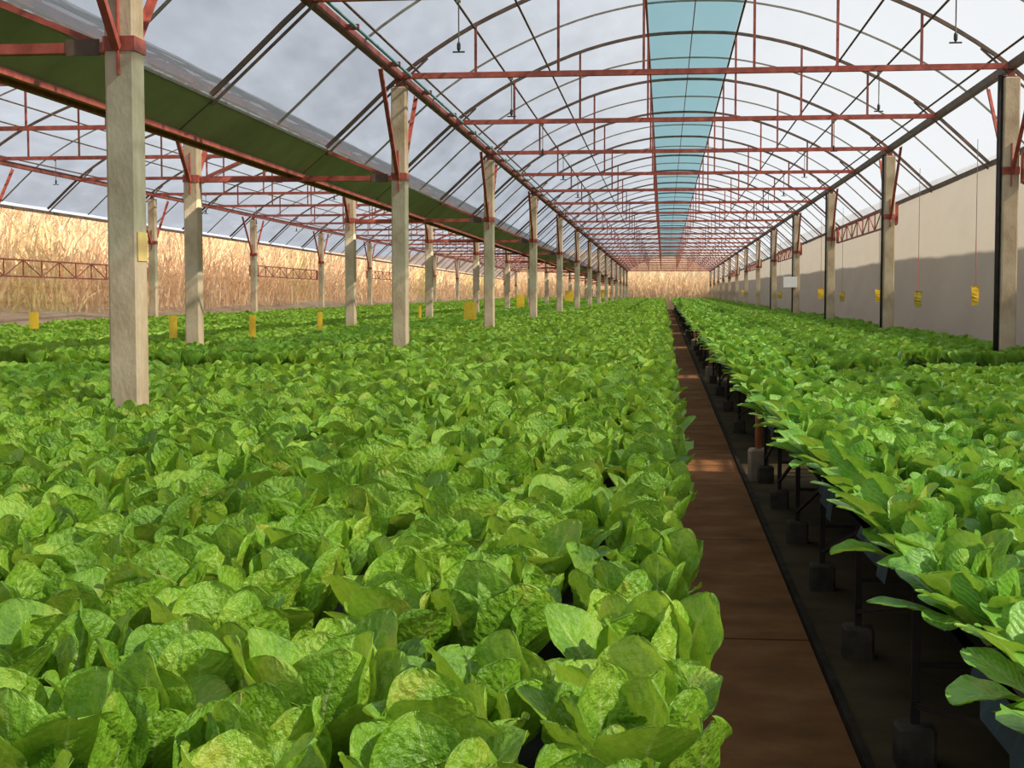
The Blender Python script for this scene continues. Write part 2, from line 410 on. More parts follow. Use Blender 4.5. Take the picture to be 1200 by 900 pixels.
tag(link('reeds', np_mesh('reeds', V, F, M['reed'])), 'tall dry golden canes growing on the bank outside the clear side film', 'reeds', kind='stuff')

# ------------------------------------------------------------------ concrete posts
YP = [Y0 + DP * n for n in range(NP)]
def make_post(name, sx, sy, hbot, top):
    """origin on the floor; a steel collar with two knee braces up to the eave beam"""
    t = thing(name, 'x', 'post')
    b = MB(); b.box(-sx / 2, sx / 2, -sy / 2, sy / 2, -.05, top, .012); b.build('shaft', M['concrete'], t)
    return t
POST = {}
def post_thing(x, y, label, group, extra=None, outer=False, s=.168):
    t = thing('concrete_post', label, 'post', (x, y, fz(y)), group)
    f = fz(y); topz = hz(HB(y)) - .125 - f; cz = hz(1.40) + RS(y) - f; bz = hz(HB(y)) - .05 - f
    b = MB(); b.box(-s / 2, s / 2, -s / 2, s / 2, -.05, topz, .014); b.build('shaft', M['concrete'], t)
    b = MB(); e = s / 2 + .006
    b.box(-e, e, -e, -s / 2, cz - .03, cz + .05); b.box(-e, e, s / 2, e, cz - .03, cz + .05)
    b.box(-e, -s / 2, -s / 2, s / 2, cz - .03, cz + .05); b.box(s / 2, e, -s / 2, s / 2, cz - .03, cz + .05)
    b.bar((0, -e - .006, cz - .16), (0, -e - .006, cz + .3), .03, .012); b.build('steel_collar', M['red'], t)
    b = MB(); b.bar((0, 0, topz - .01), (0, 0, bz), .07, .07); b.box(-.09, .09, -.07, .07, topz - .002, topz + .012); b.build('bearing_plate', M['eave'], t)
    for sg in (-1, 1):
        b = MB(); b.angle((.0, sg * (s / 2 + .03), cz - .02), (0, sg * 1.10, bz - .03), .042, .008); b.build('knee_brace', M['red'], t)
    if extra: extra(t, s, f)
    return t
def yellow_band(t, s, f):
    b = MB(); b.box(s / 2 + .001, s / 2 + .005, -s / 2 + .01, s / 2 - .01, hz(.21) - f, hz(.37) - f); tag(b.build('warning_patch', M['patch'], t), 'faded yellow paper patch', None)
for i, y in enumerate(YP):
    o = ORD[i + 1]
    near = {0: 'thick weathered concrete post standing in the lettuce, closest to the camera', 1: 'concrete post carrying the eave beam, second along the gutter row'}
    post_thing(XA, y, near.get(i, f'square concrete post beside the green gutter, {o} along the lettuce bed row'), 'posts beside the green gutter, main bay side', yellow_band if i == 0 else None)
    if i >= 1: post_thing(XB, y, f'concrete post under the far side of the gutter, {o[:] if i>1 else "first in view"} of its row', 'posts on the far side of the gutter')
    if i >= 2: post_thing(XC, y, f'concrete post by the reeds-side clear wall, {ORD[i-1]} one along that wall', 'posts along the reeds-side wall')
    if i >= 1: post_thing(XR, y, f'concrete post in front of the dusty wall, {ORD[i]} one along that wall', 'posts along the dusty wall')
# dark drain pipe strapped to each wall-side post
for i, y in enumerate(YP[1:6]):
    b = MB(); x = XR - .115
    b.tube([(x, y - .02, fz(y)), (x, y - .02, hz(HB(y)) - .1)], .02 if i else .028, 10)
    tag(b.build('drain_pipe', M['leg'], smooth=True), f'thin dark pipe up the aisle side of the {ORD[i+1]} post by the dusty wall', 'pipe', 'dark pipes on the wall posts')

# ------------------------------------------------------------------ eave beams, purlins, gutter
def longbar(name, x, hf, w, h, m, label, cat, group, y0=2.0, rnd=False, parts=None):
    b = MB()
    p, q = (x, y0, hz(hf(y0))), (x, YEND - .1, hz(hf(YEND)))
    if rnd: b.tube([p, q], w / 2, 10)
    else: b.bar(p, q, w, h)
    return tag(b.build(name, m, smooth=rnd), label, cat, group)
g = 'eave beams on the post rows'
longbar('eave_beam', XA, HB, .075, .085, M['eave'], 'long rusty red eave beam on the posts next to the gutter, main bay side', 'beam', g)
longbar('eave_beam', XR, HB, .075, .085, M['dark_steel'], 'long eave beam coloured dark as if backlit, running over the posts by the dusty wall', 'beam', g)  # dark steel colour stands in for backlit shade on this beam
longbar('eave_beam', XB, HB, .075, .085, M['eave'], 'red eave beam over the posts behind the green gutter', 'beam', g)
longbar('eave_beam', XC, HB, .075, .085, M['eave'], 'red eave beam over the posts by the reeds-side wall', 'beam', g)
wd = {1.98: 'upper', 2.47: 'middle', 3.15: 'lower'}
for c, bay in ((CM, 'main bay'), (CL, 'bay behind the gutter')):
    for t in (0, -.60, .60, -1.98, 1.98, -2.47, 2.47, -3.15, 3.15):
        side = ('gutter-side' if t < 0 else 'dusty-wall-side') if c == CM else ('reeds-side' if t < 0 else 'gutter-side')
        lab = f'thin dark purlin edging the blue ridge strip, {side} edge, {bay}' if 0 < abs(t) < 1 else f'thin dark purlin under the middle of the blue ridge strip, {bay}' if t == 0 else f'thin dark purlin, {wd[abs(t)]} one on the {side} slope of the {bay} roof'
        longbar('purlin', c + t, lambda y, t=t: archs(t) - .035 + RS(y), .026 if abs(t) > 1 else (.03 if t else .014), .03, M['dark_steel'] if abs(t) > 1 or t > 0 else M['red'], lab, 'purlin', 'roof purlins', rnd=True)
# irrigation pipe above the eave beam, with clamps
t = thing('water_pipe', 'pale teal water pipe running along the eave beam beside the gutter', 'pipe', (XA + .13, 0, 0))
b = MB(); b.tube([(0, 2, hz(2.53) + RS(2)), (0, YEND - 2, hz(2.53) + RS(YEND))], .017, 10); b.build('tube', M['hose'], t, True)
for k in range(50):
    y = 7.0 + 2.1 * k
    b = MB(); b.bar((-.088, y, hz(2.53) + RS(y)), (.03, y, hz(2.53) + RS(y)), .035, .05); b.build('clamp', M['eave'], t)
# gutter: green sheet trough
t = thing('roof_gutter', 'long dark green sheet gutter trough between the two roof bays', 'gutter', (0, 0, 0))
b = MB(); prof = [(-3.785, 1.70), (-4.09, 1.445), (-4.21, 1.445), (-4.515, 1.70), (-4.505, 1.71), (-4.205, 1.457), (-4.095, 1.457), (-3.795, 1.71)]
ys = np.linspace(2, YEND - .2, 60); n = len(prof)
for y in ys:
    for x, h in prof: b.v.append((x, y, hz(h) + RS(y)))
for i in range(len(ys) - 1):
    for k in range(n): b.f.append((i * n + (k + 1) % n, i * n + k, (i + 1) * n + k, (i + 1) * n + (k + 1) % n))
b.build('trough', M['gutter'], t)
for x, h, w, m, nm in ((-3.785, 1.715, .03, M['hoop'], 'edge_rail'), (-4.515, 1.715, .03, M['hoop'], 'edge_rail'), (-4.075, 1.432, .045, M['red'], 'support_rail'), (-4.225, 1.432, .045, M['red'], 'support_rail')):
    b = MB(); b.bar((x, 2, hz(h) + RS(2)), (x, YEND - .2, hz(h) + RS(YEND)), w, w); b.build(nm, m, t)

# ------------------------------------------------------------------ trusses, hoops, ties
def make_truss(c, t0, t1, name, sprink):
    t = thing(name, 'x', 'truss')
    z = hz(0); nseg = 40
    b = MB(); b.strip([(c + q, 0, z + archs(q)) for q in np.linspace(t0, t1, nseg)], .035, .04); b.build('bow', M['dark_steel'], t)
    tt = 3.32
    b = MB(); b.angle((c - tt, 0, z + 2.53), (c + tt, 0, z + 2.53), .062, .01); b.bar((c - tt, -.02, z + 2.53), (c + tt, -.02, z + 2.53), .012, .06); b.build('chord', M['red'], t)
    for i, q in enumerate((-2.46, -1.54, -.60, .60, 1.49, 2.38)):
        b = MB(); b.bar((c + q, 0, z + 2.55), (c + q, 0, z + archs(q) - .01), .028); b.build('web_strut', M['red'] if i in (2, 3, 4) else M['eave'], t)
    if c == CM:
        b = MB(); b.bar((-3.80, 0, z + 1.70), (-4.075, 0, z + 1.465), .026); b.build('gutter_hanger', M['dark_steel'], t)
    for sg in (-1, 1):
        # lower strut under the slope, from the eave beam to the gutter or wall
        e = t0 if sg < 0 else t1
        b = MB(); b.bar((c + sg * 3.0, 0, z + archs(3.0) - .035), (c + e, 0, z + archs(e) - .085), .022); b.build('slope_brace', M['dark_steel'], t)
    return t
YT = [Y0 + DT * n for n in range(27)]
for c, t0, t1, bay, nm in ((CM, -4.16, 4.0, 'main bay', 'roof_truss'), (CL, -3.96, 4.1, 'bay behind the gutter', 'roof_truss')):
    first = make_truss(c, t0, t1, nm, None); register(first)
    for i, y in enumerate(YT):
        if c == CL and i < 1: continue
        lab = f'red steel bow truss across the {bay}, {ORD[i+1]} from the camera'
        if i == (0 if c == CM else 1): o = first; o.location = (0, y, RS(y)); o['label'] = lab; o['group'] = f'bow trusses of the {bay}'
        else: dup(first, (0, y, RS(y)), lab, f'bow trusses of the {bay}')
    # plain hoops between the trusses
    b = MB(); b.strip([(c + q, 0, hz(archs(q))) for q in np.linspace(t0, t1, 40)], .02, .022)
    me = b.mesh('roof_hoop', M['hoop'])
    for i, y in enumerate(YT):
        o = link('roof_hoop', me, None, (0, y + DT / 2, RS(y)))
        tag(o, f'thin roof hoop of the {bay}, just beyond its {ORD[i+1]} truss', 'hoop', f'thin hoops of the {bay}')
for i, y in enumerate(YP):
    t = thing('tie_beam', f'red steel tie bar under the gutter joining post pair, {ORD[i+1]} from the camera', 'beam', (0, y, RS(y)), 'tie bars under the gutter')
    z = hz(1.40)
    b = MB(); b.angle((XB + .09, 0, z), (XA - .09, 0, z), .06, .01); b.bar((XB + .09, -.026, z), (XA - .09, -.026, z), .012, .055); b.build('bar', M['red'], t)
    for x0, x1 in ((XA - .16, XA - .82), (XB + .16, XB + .80)):
        b = MB(); b.bar((x0, 0, z + .03), (x1, 0, hz(1.70)), .034); b.build('brace', M['red'], t)
    b = MB(); b.bar((XA - .13, -.03, z), (XA - .32, -.03, z), .01, .09); b.build('gusset', M['dark_steel'], t)

# lattice girders between alternate posts near the walls
def lattice(x, y0, y1, h0, h1, label, grp, m):
    t = thing('lattice_girder', label, 'girder', (x, 0, 0), grp)
    za, zb = hz(h0), hz(h1); s = fz
    def P(y, z): return (0, y, z)
    for nm, z in (('top_rail', zb), ('bottom_rail', za)):
        b = MB(); b.bar(P(y0, z), P(y1, z), .03); b.build(nm, m, t)
    n = 10
    for k in range(n + 1):
        y = y0 + (y1 - y0) * k / n
        w = .09 if k in (0, n) else .02
        b = MB(); b.bar(P(y, za), P(y, zb), w, .02 if k not in (0, n) else .05, (1, 0, 0)); b.build('upright', m, t)
        if k < n:
            y2 = y0 + (y1 - y0) * (k + 1) / n
            b = MB(); b.bar(P(y, za) if k % 2 else P(y, zb), P(y2, zb) if k % 2 else P(y2, za), .016); b.build('diagonal', m, t)
for i, k in enumerate((0, 2, 4, 6, 8)):
    lattice(XR + .13, YP[k] + .1, YP[k + 1] - .1, 1.23, 1.56, f'red lattice girder between posts by the dusty wall, {ORD[i+1]} along', 'lattice girders by the dusty wall', M['red'])
for i, (k, h) in enumerate(((2, .43), (4, .68), (6, .85))):
    lattice(XC - .13, YP[k] + .1, YP[k + 1] - .1, h, h + .31, f'red lattice girder in front of the canes, {ORD[i+1]} along that wall', 'lattice girders by the canes', M['red'])

# misting sprinklers hung from the truss chords
def make_sprinkler():
    t = thing('sprinkler', 'x', 'sprinkler')
    b = MB(); b.tube([(0, 0, 0), (0, 0, -.36)], .006, 6); b.build('drop_tube', M['hoop'], t)
    b = MB(); b.tube([(0, 0, -.34), (0, 0, -.36), (0, 0, -.40), (0, 0, -.42)], [.006, .016, .016, .006], 8); b.bar((-.05, 0, -.425), (.05, 0, -.425), .012); b.build('nozzle', M['black'], t)
    b = MB(); b.box(-.02, .02, -.02, .02, -.02, .03); b.build('clip', M['whitecap'], t)
    return t
sp = make_sprinkler(); register(sp); first = True
for c, xs, bay in ((CM, (-1.70, 2.31), 'main bay'), (CL, (-10.6, -6.6), 'bay behind the gutter')):
    for j, x in enumerate(xs):
        for i, y in enumerate(YT[1:9]):
            if c == CL and i < 2: continue
            side = ('gutter-side line' if (j == 0) == (c == CM) else ('dusty-wall-side line' if c == CM else 'reeds-side line'))
            lab = f'misting sprinkler below the {ORD[i+2]} truss of the {bay}, {side}'
            loc = (x, y + .06, hz(HB(y)) - .03)
            if first: o = sp; o.location = loc; o['label'] = lab; o['group'] = 'misting sprinklers'; first = False
            else: dup(sp, loc, lab, 'misting sprinklers')

# ------------------------------------------------------------------ benches
GAPS = [12.45 + 13.55 * k for k in range(9)]
GW = .85
SECT = []
y = .3
for gp in GAPS: SECT.append((y, min(gp, 118.8))); y = gp + GW
BT = .785                                     # bench top height above floor
def bench(x0, x1, y0, y1, label, group, legs, full):
    t = thing('growing_bench', label, 'bench', ((x0 + x1) / 2, y0, fz(y0)), group)
    w = (x1 - x0) / 2; L = y1 - y0
    def P(x, yy, z): return (x, yy, z + SF * yy)
    b = MB()
    for (xa, xb, za, zb) in ((-w, w, BT - .05, BT - .02), (-w, -w + .02, BT - .08, BT - .018), (w - .02, w, BT - .08, BT - .018)):
        b.add([P(xa, 0, za), P(xb, 0, za), P(xb, L, za), P(xa, L, za), P(xa, 0, zb), P(xb, 0, zb), P(xb, L, zb), P(xa, L, zb)],
              [(0, 3, 2, 1), (4, 5, 6, 7), (0, 1, 5, 4), (1, 2, 6, 5), (2, 3, 7, 6), (3, 0, 4, 7)])
    b.build('tray', M['tray'], t)
    ys = legs or np.arange(.25, L, 2.9)
    inx = [-w + .12, w - .12]
    for k, yy in enumerate(ys):
        for xx in inx:
            b = MB(); b.box(xx - .014, xx + .014, yy - .014, yy + .014, SF * yy + .1, SF * yy + BT - .05); lg = b.build('leg', M['leg'], t)
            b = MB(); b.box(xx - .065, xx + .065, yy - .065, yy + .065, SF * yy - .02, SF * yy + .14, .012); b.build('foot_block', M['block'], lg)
        b = MB(); b.bar(P(inx[0], yy, BT - .07), P(inx[1], yy, BT - .07), .03, .04); b.build('bearer', M['leg'], t)
        if full:
            b = MB(); b.bar(P(inx[0], yy, .34), P(inx[1], yy, .34), .018); b.build('crossbar', M['leg'], t)
            if k + 1 < len(ys):
                for xx in inx[:1]:
                    b = MB(); b.bar(P(xx, ys[k + 1], .2), P(xx, yy, .55), .018); b.build('brace', M['leg'], t)
    if full:
        # strip of pond liner hanging below the aisle edge, torn into uneven lengths
        for k in range(7):
            ya = .9 + k * 1.7 + random.uniform(-.2, .2); la = random.uniform(.35, .75); d = random.uniform(.06, .13)
            if ya + la > L: break
            b = MB(); n = 6
            for i in range(n + 1):
                yy = ya + la * i / n
                b.v += [P(-w - .004, yy, BT - .05), P(-w - .02 - .012 * math.sin(i * 2.1), yy, BT - .05 - d * (1 - .5 * i / n))]
            b.f += [(2 * i, 2 * i + 2, 2 * i + 3, 2 * i + 1) for i in range(n)]
            b.build('liner_flap', M['liner'], t)
    return t
for i, (ya, yb) in enumerate(SECT):
    yc, yd = (ya + .95 if i else ya), min(yb + .95, 118.9)
    o = ORD[i + 1]
    lr = [yy for yy in [12.2 - 1.45 * k - ya for k in range(8)][::-1]] if i == 0 else None
    bench(.73, 2.20, ya, yb, f'dark growing bench of greens along the red path, {o} length from the camera', 'benches along the path, dusty-wall half', lr, i < 2)
    bench(2.30, 3.57, yc, yd, f'dark growing bench of greens beside the dusty-wall posts, {o} length from the camera', 'benches beside the dusty-wall posts', None, False)
    bench(3.81, 4.22, yc, yd, f'narrow bench of greens against the dusty wall, {o} length from the camera', 'narrow benches against the dusty wall', None, False)
    bench(-2.82, -.02, ya, yb, f'romaine bench between the red path and gutter posts, {o} length from the camera', 'benches between path and gutter posts', None, False)
    bench(-5.20, -3.09, ya, yb, f'romaine bench below the roof gutter, {o} length from the camera', 'benches below the gutter', None, False)
    bench(-8.45, -5.50, ya, yb, f'lettuce bench just behind the gutter posts, {o} length from the camera', 'benches behind the gutter posts', None, False)
    bench(-11.70, -8.50, ya, yb, f'lettuce bench by the reeds-side posts, {o} length from the camera', 'benches by the reeds-side posts', None, False)

# ------------------------------------------------------------------ lettuce
def leaf_grid(L, W, tilt, curl, cup, ruffle, pucker, base, ns, nu, rng, shape='romaine', twist=0., floor_=True):
    s = np.linspace(0, 1, ns + 1); s = 1 - (1 - s) ** 1.35; th = tilt + curl * s ** 1.8
    ds = L * np.diff(s)
    mid = (th[1:] + th[:-1]) / 2
    r = np.concatenate([[0], np.cumsum(np.sin(mid) * ds)]); z = np.concatenate([[0], np.cumsum(np.cos(mid) * ds)])
    if shape == 'romaine':
        up = np.clip(s / .55, 0, 1); wid = base + (1 - base) * (up * up * (3 - 2 * up))
        tip = np.clip((s - .55) / .45, 0, 1); wid = wid * np.clip(1 - tip ** 2.6, 0, 1) ** .55
    else:
        up = np.clip((s - .15) / .42, 0, 1); wid = base + (1 - base) * (up * up * (3 - 2 * up))
        tip = np.clip((s - .60) / .40, 0, 1); wid = wid * np.sqrt(np.clip(1 - tip ** 2.5, 0, 1))
    wid[-1] = wid[-2] * .35
    u = np.linspace(-1, 1, nu + 1)
    S, U = np.meshgrid(s, u, indexing='ij'); w = (W * wid)[:, None]
    ph = rng.uniform(0, 6.28, 6)
    phase = S * 8.0 - np.abs(U) * 2.4
    puck = pucker * (np.abs(np.sin(math.pi * phase)) ** .8 - .5) * (1 - np.abs(U) ** 4) * np.clip(np.abs(U) * 5, 0, 1) * np.clip(S * 3, 0, 1)
    puck += pucker * .8 * np.sin(S * 23 + ph[0] + U * 5) * np.sin(U * 11 + ph[1]) * np.clip(S * 2, 0, 1)
    ruff = ruffle * np.sin(S * 19 + ph[2] + np.sign(U) * 1.3) * np.abs(U) ** 3 * np.clip(S * 2 - .3, 0, 1)
    asym = 1 + .16 * np.sin(ph[3]) * np.sign(U)
    y = w * np.sin(U * 1.15) / math.sin(1.15) * asym
    inn = cup * w * (1 - np.cos(U * 1.35)) * 1.25 + puck + ruff - .0035 * np.exp(-(U / .09) ** 2) * (1 - S)
    c, sn = np.cos(th)[:, None], np.sin(th)[:, None]
    R = r[:, None] - inn * c; Z = z[:, None] + inn * sn
    y = y + twist * S ** 2 * L
    if floor_: Z = np.maximum(Z, .004 + .02 * np.clip(S - .3, 0, 1))
    V = np.stack([R, y, Z], -1).reshape(-1, 3)
    UV = np.stack([(U + 1) / 2, S], -1).reshape(-1, 2)
    n1 = nu + 1
    i, k = np.meshgrid(np.arange(ns), np.arange(nu), indexing='ij'); a = (i * n1 + k).ravel()
    return V, UV, np.stack([a, a + 1, a + n1 + 1, a + n1], 1)

def romaine_recipe(rng, edge=False):
    out = []; a0 = rng.uniform(0, 6.28)
    for k in range(13):
        az = a0 + k * 2.399 + rng.normal(0, .18)
        if k < 4:   p = dict(L=rng.uniform(.15, .19), W=rng.uniform(.050, .062), tilt=rng.uniform(.0, .12), curl=rng.uniform(-.6, .0), cup=rng.uniform(.5, .9), r0=.016)
        elif k < 8: p = dict(L=rng.uniform(.21, .26), W=rng.uniform(.070, .086), tilt=rng.uniform(.10, .28), curl=rng.uniform(-.50, .30), cup=rng.uniform(.12, .42), r0=.030)
        else:       p = dict(L=rng.uniform(.21, .26), W=rng.uniform(.076, .092), tilt=rng.uniform(.34, .60), curl=rng.uniform(-.75, .20), cup=rng.uniform(.02, .34), r0=.036)
        if k > 4 and rng.random() < .16: p['curl'] = rng.uniform(.5, 1.2)
        p.update(ruffle=rng.uniform(.003, .009), pucker=rng.uniform(.0025, .0045), base=.30, twist=rng.normal(0, .12), az=az); out.append(p)
    return out
def spoon_recipe(rng, edge=0):
    out = []; a0 = rng.uniform(0, 6.28)
    for k in range(15):
        az = a0 + k * 2.399 + rng.normal(0, .2)
        if k < 5:   p = dict(L=rng.uniform(.14, .19), W=rng.uniform(.042, .054), tilt=rng.uniform(.02, .2), curl=rng.uniform(-.4, .5), cup=rng.uniform(.2, .6), r0=.012)
        elif k < 10: p = dict(L=rng.uniform(.18, .23), W=rng.uniform(.058, .074), tilt=rng.uniform(.08, .34), curl=rng.uniform(-.5, .95), cup=rng.uniform(.0, .4), r0=.026)
        else:       p = dict(L=rng.uniform(.17, .22), W=rng.uniform(.062, .078), tilt=rng.uniform(.30, .66), curl=rng.uniform(-.7, 1.0), cup=rng.uniform(-.1, .3), r0=.032)
        if edge and k >= 6 and math.cos(az - math.pi) > .25: p['tilt'] = rng.uniform(.45, 1.15); p['curl'] = rng.uniform(.3, 1.5); p['L'] *= 1.12; p['fl'] = False
        p.update(ruffle=rng.uniform(.001, .005), pucker=rng.uniform(.0015, .0035), base=.22, twist=rng.normal(0, .14), az=az); out.append(p)
    return out
LEAFN = 0
def leaf_mesh(p, ns, nu, rng, shape, m):
    V, UV, F = leaf_grid(p['L'], p['W'], p['tilt'], p['curl'], p['cup'], p['ruffle'], p['pucker'], p['base'], ns, nu, rng, shape, p['twist'], p.get('fl', True))
    return np_mesh('leaf', V, F, m, UV)
def make_head(name, recipe, shape, m, seed):
    t = thing(name, 'x', 'lettuce'); rng = np.random.default_rng(seed)
    for p in recipe:
        o = link('leaf', leaf_mesh(p, 18, 14, rng, shape, m), t)
        o.location = (p['r0'] * math.cos(p['az']), p['r0'] * math.sin(p['az']), 0); o.rotation_euler = (0, 0, p['az'])
    register(t); return t
rg = np.random.default_rng(5)
REC_L = [romaine_recipe(rg) for _ in range(7)]
REC_R = [spoon_recipe(rg) for _ in range(5)]
REC_E = [spoon_recipe(rg, 1) for _ in range(3)]

# camera basis, used to know which plants are in view
F_PX, YAW, PITCH, ROLL = 1704.7274, .1039, .0584, -.001
cy_, sy_, cp_, sp_ = math.cos(YAW), math.sin(YAW), math.cos(PITCH), math.sin(PITCH)
FW = Vector((-sy_ * cp_, cy_ * cp_, -sp_)); R0 = Vector((cy_, sy_, 0)); U0 = R0.cross(FW)
RT = R0 * math.cos(ROLL) + U0 * math.sin(ROLL); UP = U0 * math.cos(ROLL) - R0 * math.sin(ROLL)
def pix(p):
    q = Vector(p) - Vector((0, 0, EYE)); d = q.dot(FW)
    return (600 + F_PX * q.dot(RT) / d, 450 - F_PX * q.dot(UP) / d, d) if d > .1 else (-1e5, -1e5, d)

def in_gap(y, half): return any(gp - half * .5 < y < gp + GW + half * .5 for gp in GAPS)
posts_xy = [(x, y) for x in (XA, XB, XC, XR) for y in YP]
def near_post(x, y, r): return any(abs(x - a) < r and abs(y - b_) < r for a, b_ in posts_xy if abs(y - b_) < 1)
rows_L = []                         # x of rows from the path outwards
x = -.055
while x > -12.3: rows_L.append(x); x -= .268
rows_R = []
x = .765
while x < 4.15: rows_R.append(x); x += .262
plants = []
for bed, rows in (('L', rows_L), ('R', rows_R)):
    for ri, rx in enumerate(rows):
        y = 1.30 + (.12 if ri % 2 else 0)
        while y < 118.5:
            far = y > 42
            px_, py_ = rx + RNG.normal(0, .022), y + RNG.normal(0, .026)
            y += .262 if not far else .31
            if far and ri % 5 == 4: continue
            if in_gap(py_ - (.95 if rx > 2.25 else 0), (.35 if rx > 2.25 else .2) if bed == 'R' else (1.1 if rx < -3 or py_ > 40 else .0)) or near_post(px_, py_, .235): continue
            if bed == 'R' and rx > 2.25 and 13.0 < py_ < 15.5 + .15 * math.sin(rx * 5): continue
            if bed == 'L' and ri > 0 and RNG.random() < .012: continue
            q = pix((px_, py_, fz(py_) + BT + .2))
            if not (-170 < q[0] < 1370 and q[1] < 1180): continue
            plants.append((q[2], bed, ri, px_, py_, q))
vis = sorted([p for p in plants if -60 < p[5][0] < 1260 and p[5][1] < 985])
chosen = set(id(p) for p in vis[:300])
off = [p for p in plants if id(p) not in set(id(q) for q in vis) and p[0] < 9]
PROT_L = [make_head('lettuce_head', r, 'romaine', M['romaine'], 100 + i) for i, r in enumerate(REC_L)]
PROT_R = [make_head('lettuce_head', r, 'spoon', M['spoon'], 200 + i) for i, r in enumerate(REC_R)]
PROT_E = [make_head('lettuce_head', r, 'spoon', M['spoon'], 300 + i) for i, r in enumerate(REC_E)]
used = set(); cnt = {}
rest = []
plants.sort(key=lambda p: (p[1], p[2], p[4]))
for p in plants:
    d, bed, ri, px_, py_, q = p
    sc = RNG.uniform(.90, 1.10); rz = RNG.uniform(0, 6.28)
    if bed == 'R': sc *= RNG.uniform(.88, 1.10)
    lx, ly = RNG.normal(0, .05, 2)
    if bed == 'R' and ri == 0: rz = RNG.normal(0, .5)
    if id(p) not in chosen:
        rest.append((bed, ri, px_, py_, sc, rz)); continue
    key = (bed, ri); cnt[key] = cnt.get(key, 0) + 1; n = cnt[key]
    rowname = 'row edging the path' if ri == 0 else f'{ORD[ri+1]} row in from the path'
    if bed == 'L': lab = f'crinkled romaine lettuce, {rowname}, {ORD[n]} from the camera, post-side bench'; grp = 'romaine lettuces on the post-side bench'
    else: lab = f'smooth-leaved lettuce, {rowname}, {ORD[n]} from the camera, dusty-wall side'; grp = 'smooth lettuces on the dusty-wall-side bench'
    pool = PROT_L if bed == 'L' else (PROT_E if ri == 0 else PROT_R)
    pr = pool[int(RNG.integers(len(pool)))]
    loc = (px_, py_, fz(py_) + BT)
    if pr.name not in used: used.add(pr.name); pr.location = loc; pr.rotation_euler = (lx, ly, rz); pr.scale = (sc,) * 3; pr['label'] = lab; pr['group'] = grp
    else: dup(pr, loc, lab, grp, rz, sc).rotation_euler = (lx, ly, rz)
for pr in PROT_L + PROT_R + PROT_E:
    if pr.name not in used:
        for c, _ in KIDS[pr.name]: bpy.data.objects.remove(c)
        bpy.data.objects.remove(pr)
# every plant further off: one object nobody could count
def low_head(rec, ks, ns, nu, shape, seed, boost):
    rng = np.random.default_rng(seed); Vs, Us, Fs = [], [], []; o = 0
    for k in ks:
        p = rec[k]
        V, UV, F = leaf_grid(p['L'], p['W'] * boost, p['tilt'], p['curl'], p['cup'], p['ruffle'], p['pucker'] * .6, p['base'], ns, nu, rng, shape, p['twist'], p.get('fl', True))
        c, s = math.cos(p['az']), math.sin(p['az']); V[:, 0] += p['r0']
        V = np.stack([V[:, 0] * c - V[:, 1] * s, V[:, 0] * s + V[:, 1] * c, V[:, 2]], 1)
        Vs.append(V); Us.append(UV); Fs.append(F + o); o += len(V)
    return np.concatenate(Vs), np.concatenate(Us), np.concatenate(Fs)
lods = {}
for bed, recs, shape in (('L', REC_L, 'romaine'), ('R', REC_R, 'spoon'), ('E', REC_E, 'spoon')):
    for i, r in enumerate(recs):
        lods[(bed, 0, i)] = low_head(r, range(1, len(r)), 8, 6, shape, i, 1.0)
        lods[(bed, 1, i)] = low_head(r, [1, 2, 4, 5, 6, 7, 8, 9, 10, 11, 12], 5, 4, shape, i, 1.05)
        lods[(bed, 2, i)] = low_head(r, [1, 4, 5, 6, 7, 8, 10, 12], 3, 2, shape, i, 1.25)
Vs, Us, Fs, Ms = [], [], [], []; o = 0
for bed, ri, px_, py_, sc, rz in rest:
    lod = 0 if py_ < 15 else (1 if py_ < 38 else 2)
    key = 'E' if bed == 'R' and ri == 0 else bed
    nrec = {'L': 7, 'R': 5, 'E': 3}[key]
    V, UV, F = lods[(key, lod, int(RNG.integers(nrec)))]
    c, s = math.cos(rz) * sc, math.sin(rz) * sc
    Vs.append(np.stack([V[:, 0] * c - V[:, 1] * s + px_, V[:, 0] * s + V[:, 1] * c + py_, V[:, 2] * sc + fz(py_) + BT - .008], 1).astype(np.float32))
    Us.append(UV); Fs.append(F + o); Ms.append(np.full(len(F), 0 if bed == 'L' else 1)); o += len(V)
me = np_mesh('lettuce_foliage', np.concatenate(Vs), np.concatenate(Fs), None, np.concatenate(Us), [M['romaine'], M['spoon']], np.concatenate(Ms))
tag(link('lettuce_foliage', me), 'dense green carpet of more distant lettuces filling the benches down the hall', 'lettuce', kind='stuff')

# ------------------------------------------------------------------ traps, sign, standpipes
def at_px(u, v, X=None, h=None):
    d = FW + RT * ((u - 600) / F_PX) + UP * ((450 - v) / F_PX)
    k = X / d.x if X is not None else h / (d.z - SF * d.y)
    return d * k
def stake_trap(u, vb, w, hgt, label, m='yellow'):
    p = at_px(u, vb, h=-.62)
    y = p.y; t = thing('sticky_trap', label, 'insect trap', (p.x, y, fz(y) + BT), 'yellow traps on stakes')
    b = MB(); b.tube([(0, .012, -.02), (0, .012, .25 + hgt)], .008, 6); b.build('stake', M['wood'], t)
    b = MB(); n = 5; z0 = EYE - .62 - BT + .06 
    for k in range(n + 1):
        a = -w / 2 + w * k / n; dy = -.004 * math.sin(math.pi * k / n)
        b.v += [(a, dy, z0), (a, dy, z0 + hgt)]
    for k in range(n): b.f.append((2 * k, 2 * k + 2, 2 * k + 3, 2 * k + 1))
    nb_ = len(b.v)
    b.v += [(x_, y_ + .004, z_) for x_, y_, z_ in b.v]; b.f += [tuple(reversed([i + nb_ for i in f])) for f in list(b.f)]
    b.build('card', M[m], t)
stake_trap(203, 402, .10, .27, 'yellow sticky trap on a stake, between the first gutter post and the next behind it')
stake_trap(296, 400, .085, .26, 'yellow sticky trap on a stake, in line with a post by the canes')
